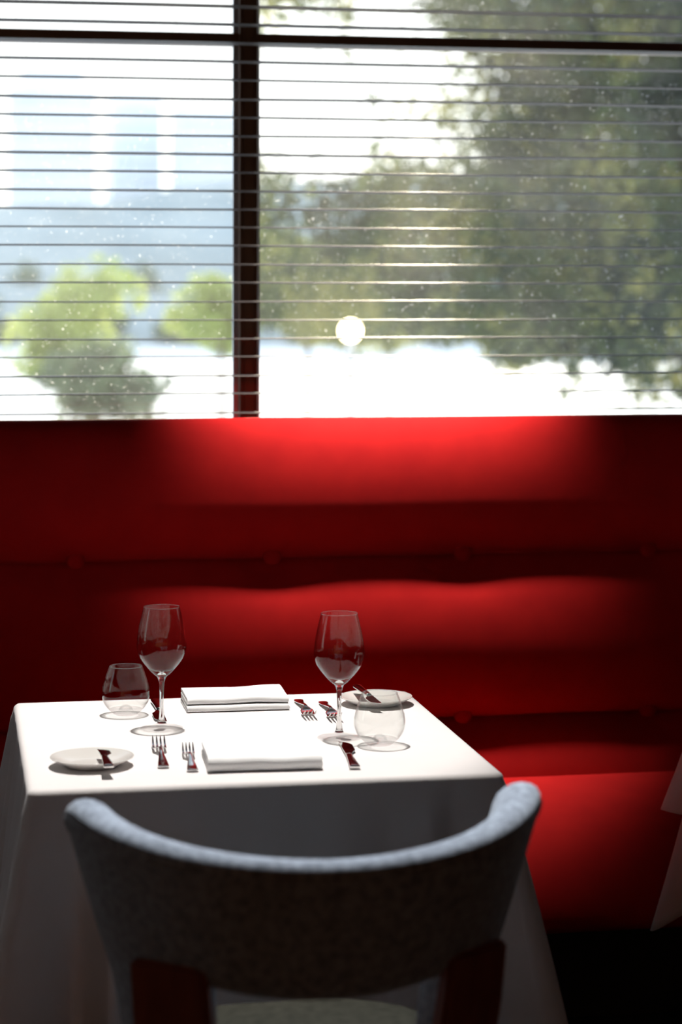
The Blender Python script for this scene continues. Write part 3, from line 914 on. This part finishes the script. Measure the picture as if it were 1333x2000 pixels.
def crown_leaves(blobs, n, size, seed, m, name='foliage', parent=None, pts=None, lace=0):
    """leaves scattered in ellipsoid clumps (x, y, z, rx, ry, rz): small folded blades"""
    rg = np.random.default_rng(seed)
    if pts is None:
        vol = np.array([b[3] * b[4] * b[5] for b in blobs]) ** 0.75
        cnt = rg.multinomial(n, vol / vol.sum())
        pts = []
        for b, k in zip(blobs, cnt):
            d = rg.normal(size=(k, 3)); d /= np.linalg.norm(d, axis=1)[:, None]
            r = rg.random(k) ** 0.42
            pts.append(np.array(b[:3]) + d * r[:, None] * np.array(b[3:6]))
        p = np.concatenate(pts)
        keep = [noise.noise(Vector(q_) * lace) * 0.7 + noise.noise(Vector(q_) * lace * 2.7) * 0.5 > -0.12 for q_ in p] if lace else None
        if lace: p = p[np.array(keep)]
    else: p = pts
    k = len(p)
    ax = rg.normal(size=(k, 3)); ax /= np.linalg.norm(ax, axis=1)[:, None]
    o2 = rg.normal(size=(k, 3)); bx_ = np.cross(ax, o2); bx_ /= np.linalg.norm(bx_, axis=1)[:, None]
    L = size * rg.uniform(0.7, 1.35, k)[:, None]; Wd = L * 0.34
    nrm = np.cross(ax, bx_)
    a = p - ax * L / 2; c = p + ax * L / 2
    b_ = p + bx_ * Wd + nrm * L * 0.08; d_ = p - bx_ * Wd + nrm * L * 0.08
    v = np.stack([a, b_, c, d_], 1).reshape(-1, 3)
    idx = np.arange(k * 4).reshape(k, 4)
    tri = np.stack([idx[:, [0, 1, 2]], idx[:, [0, 2, 3]]], 1).reshape(-1)
    me = bpy.data.meshes.new(name)
    me.vertices.add(len(v)); me.vertices.foreach_set('co', v.astype(np.float32).ravel())
    nt_ = len(tri) // 3
    me.loops.add(len(tri)); me.loops.foreach_set('vertex_index', tri.astype(np.int32))
    me.polygons.add(nt_); me.polygons.foreach_set('loop_start', np.arange(nt_, dtype=np.int32) * 3)
    me.polygons.foreach_set('loop_total', np.full(nt_, 3, dtype=np.int32))
    me.update(); me.validate()
    o = link(name, me, m, parent); o['kind'] = 'stuff'
    return o
def tube(path, name, m, parent, seg=8):
    v, f = [], []
    for i, (x, y, z, r) in enumerate(path):
        q = Vector(path[min(i + 1, len(path) - 1)][:3]) - Vector(path[max(i - 1, 0)][:3]); q.normalize()
        s = q.orthogonal().normalized(); t_ = q.cross(s)
        for k in range(seg):
            a = 2 * pi * k / seg; v.append(Vector((x, y, z)) + (s * cos(a) + t_ * sin(a)) * r)
    n = len(path)
    for i in range(n - 1):
        for k in range(seg): f.append((i * seg + k, i * seg + (k + 1) % seg, (i + 1) * seg + (k + 1) % seg, (i + 1) * seg + k))
    f.append(tuple(reversed(range(seg)))); f.append(tuple((n - 1) * seg + k for k in range(seg)))
    return mesh(name, v, f, m, parent, True)

# the big tree close to the window on the right; clumps given as (px, py, distance, radius)
def big_tree():
    Y0 = 20.0
    root = ray(1500, 700, 22.0)
    t = empty('tree', (root.x, root.y, GROUND), 0, 'big olive green tree filling the right window, sunlight breaking through it', 'tree')
    rg = np.random.default_rng(5)
    pts = []
    def sm(a, b, x):
        t_ = min(1, max(0, (x - a) / (b - a))); return t_ * t_ * (3 - 2 * t_)
    lobes = [(985, 700, 45, 70), (870, 670, 40, 45), (1112, 735, 34, 75), (1250, 730, 55, 85), (1185, 690, 55, 45), (1335, 740, 50, 80), (1050, 680, 50, 40), (1440, 760, 70, 90)]
    # a crown that is dense to the right, open to the sky in the upper middle
    for k in range(330000):
        px = rg.uniform(500, 2050); py = rg.uniform(-620, 820); Y = rg.uniform(18.8, 23.5)
        d_ = 0.50 + 0.14 * sm(880, 1050, px)
        d_ -= 0.37 * exp(-((px - 745) / 205) ** 4 - ((py - 190) / 135) ** 4)      # the bright gap
        d_ -= 0.40 * exp(-((px - 745) / 75) ** 2 - ((py + 10) / 90) ** 2)
        d_ -= 0.30 * exp(-((px - 540) / 70) ** 2 - ((py - 150) / 150) ** 4)
        d_ -= 0.13 * (1 - sm(560, 900, px)) * sm(-100, 100, 400 - py)
        low = 688 + 12 * sin(px * 0.021)
        edge = sm(low - 60, low + 35, py)
        if edge > 0:
            d_ -= 0.75 * edge * (1.0 if px < 1400 else 0.7)
            for lx, ly, lw, lh in lobes: d_ += 0.52 * exp(-((px - lx) / lw) ** 2 - ((py - ly) / lh) ** 2) * edge
        q = ray(px, py, Y)
        n_ = 0.55 * noise.noise(q * 1.1) + 0.38 * noise.noise(q * 3.1) + 0.32 * noise.noise(q * 6.5)
        if d_ + n_ > 0.50: pts.append((q.x - root.x, q.y - root.y, q.z - GROUND))
    crown_leaves(None, 0, 0.088, 4, M['leaf_olive'], 'foliage', t, pts=np.array(pts))
    tr = ray(1500, 0, 22.0)
    tube([(0, 0, 0, 0.30), (0.1, 0, 1.5, 0.24), (0.0, 0, 3.5, 0.2), (-0.3, -.4, 5.5, 0.15), (-0.7, -1.0, 7.2, 0.09)], 'trunk', M['bark'], t, 12)
    for bpts in ([(0, 0, 3.6, .12), (-1.0, -1.0, 4.6, .08), (-2.2, -1.5, 5.2, .05), (-3.6, -1.4, 5.4, .02)],
                 [(0, 0, 3.2, .1), (-.8, -.9, 3.9, .06), (-1.8, -1.3, 4.1, .03), (-2.4, -1.3, 3.6, .012)],
                 [(-.3, -.4, 5.5, .1), (-1.6, -1.2, 6.3, .06), (-3.2, -1.4, 6.5, .02)],
                 [(0, 0, 4.2, .1), (1.0, -.6, 5.6, .06), (1.6, -1.0, 6.8, .03)]):
        tube(bpts, 'branch', M['bark'], t, 8)
    return t
big_tree()

def tree(px, py_c, Y, r, sq, label, m, n, leaf, seed, group=None, trunk_r=0.1, lobes=16):
    q = ray(px, py_c, Y)
    t = empty('tree', (q.x, q.y, GROUND), 0, label, 'tree', group)
    rg = random.Random(seed); bl_ = []
    hz = q.z - GROUND
    for k in range(lobes):
        a = rg.random() * 6.283; e = rg.uniform(-1, 1); rr = rg.uniform(0.25, 0.62)
        c_ = sqrt(1 - e * e)
        bl_.append((r * rr * c_ * cos(a), r * rr * c_ * sin(a), hz + r * sq * rr * e * 1.05, r * 0.42, r * 0.42, r * 0.38 * sq))
    crown_leaves(bl_, n, leaf, seed, m, 'foliage', t, lace=2.2 / r)
    tube([(0, 0, 0, trunk_r), (0.05, 0, hz * 0.5, trunk_r * 0.8), (0, 0, hz, trunk_r * 0.5)], 'trunk', M['bark'], t, 8)
    return t
tree(140, 620, 45, 1.7, 0.92, 'rounded lime green tree standing at the left of the left window', M['leaf_lime'], 9000, 0.16, 21)
tree(430, 615, 52, 1.55, 0.8, 'rounded lime green tree just left of the mullion', M['leaf_lime'], 8000, 0.16, 22)
tree(185, 745, 38, 1.35, 0.72, 'low dark green shrub tree below the left rounded tree', M['leaf_shrub'], 5600, 0.14, 23, lobes=30)
tree(290, 775, 41, 0.75, 0.8, 'low sparse shrub tree left of the mullion by the pale ground', M['leaf_shrub'], 900, 0.13, 27)
tree(600, 560, 70, 2.6, 0.9, 'golden green tree behind the foliage just right of the mullion', M['leaf_gold'], 9000, 0.2, 24)
tree(760, 590, 75, 2.6, 0.8, 'golden green tree behind the street lamp', M['leaf_gold'], 9000, 0.2, 26)
# row of distant trees on the far bank
rg = random.Random(9)
base = None
k = 0
for px in range(-250, 1700, 215):
    for row in range(2):
        Y = 232 + 22 * row + rg.uniform(-2, 2)
        q = ray(px + 108 * row + rg.uniform(-8, 8), 640 - 55 * row + rg.uniform(-18, 18), Y)
        r = rg.uniform(4.6, 5.4)
        if base is None:
            base = tree(px, 640, Y, 5.0, 0.9, 'hazy green tree in the distant row across the pale ground', M['leaf_far'], 3800, 0.8, 31, 'distant trees across the pale ground', 0.3)
            bz = base.children[0]
            o = base; o.location = (q.x, q.y, GROUND)
        else:
            o = copy_tree(base); o.location = (q.x, q.y, GROUND)
        s = r / 5.0
        o.scale = (s, s, s * (1.0 + 0.55 * row)); o.rotation_euler = (0, 0, rg.random() * 6)
        k += 1
# far buildings
def building(x0, x1, ytop, Y, label, step=0.0):
    a, b = ray(x0, ytop, Y), ray(x1, ytop, Y)
    w = b.x - a.x; h = a.z - GROUND
    t = empty('apartment_building', ((a.x + b.x) / 2, Y, GROUND), 0, label, 'building', 'hazy buildings beyond the trees')
    bm = bmesh.new(); bx(bm, -w / 2, w / 2, 0, 16, 0, h)
    if step: bx(bm, -w / 2 + step * w, w / 2 - step * w, 1, 14, h, h + 4)
    fromb('wall', bm, M['slab'], t)
    nfl = int(h / 3.4)
    mm = bmesh.new(); bx(mm, -w * 0.44, w * 0.44, -0.15, 0.05, -0.7, 0.7)
    me = bpy.data.meshes.new('window_band'); mm.to_mesh(me); mm.free(); me.materials.append(M['slab_dark'])
    for k_ in range(nfl):
        o = bpy.data.objects.new('window_band', me); C.objects.link(o); o.parent = t; o.location = (0, 0, 2.0 + 3.4 * k_)
    return t
building(20, 188, 165, 420, 'broad pale building silhouette at the far left of the left window', 0.15)
building(216, 316, 180, 440, 'narrow pale building between the two bright gaps of the left window')
building(348, 475, 205, 430, 'pale building nearest the mullion in the left window')
# street lamp
q = ray(685, 646, 17.2)
t = empty('street_lamp', (q.x, q.y, GROUND), 0, 'lit globe street lamp glowing under the tree right of the mullion', 'lamp')
lathe('post', [(0, 0), (0.09, 0), (0.09, 0.15), (0.045, 0.3), (0.035, q.z - GROUND - 0.10), (0.045, q.z - GROUND - 0.085), (0, q.z - GROUND - 0.08)], M['post'], t, 20)
gl_ = lathe('globe', [(0.085 * sin(pi * i / 12), q.z - GROUND - 0.085 * cos(pi * i / 12)) for i in range(13)], M['globe'], t, 24)
gl_['label'] = 'glowing warm globe'
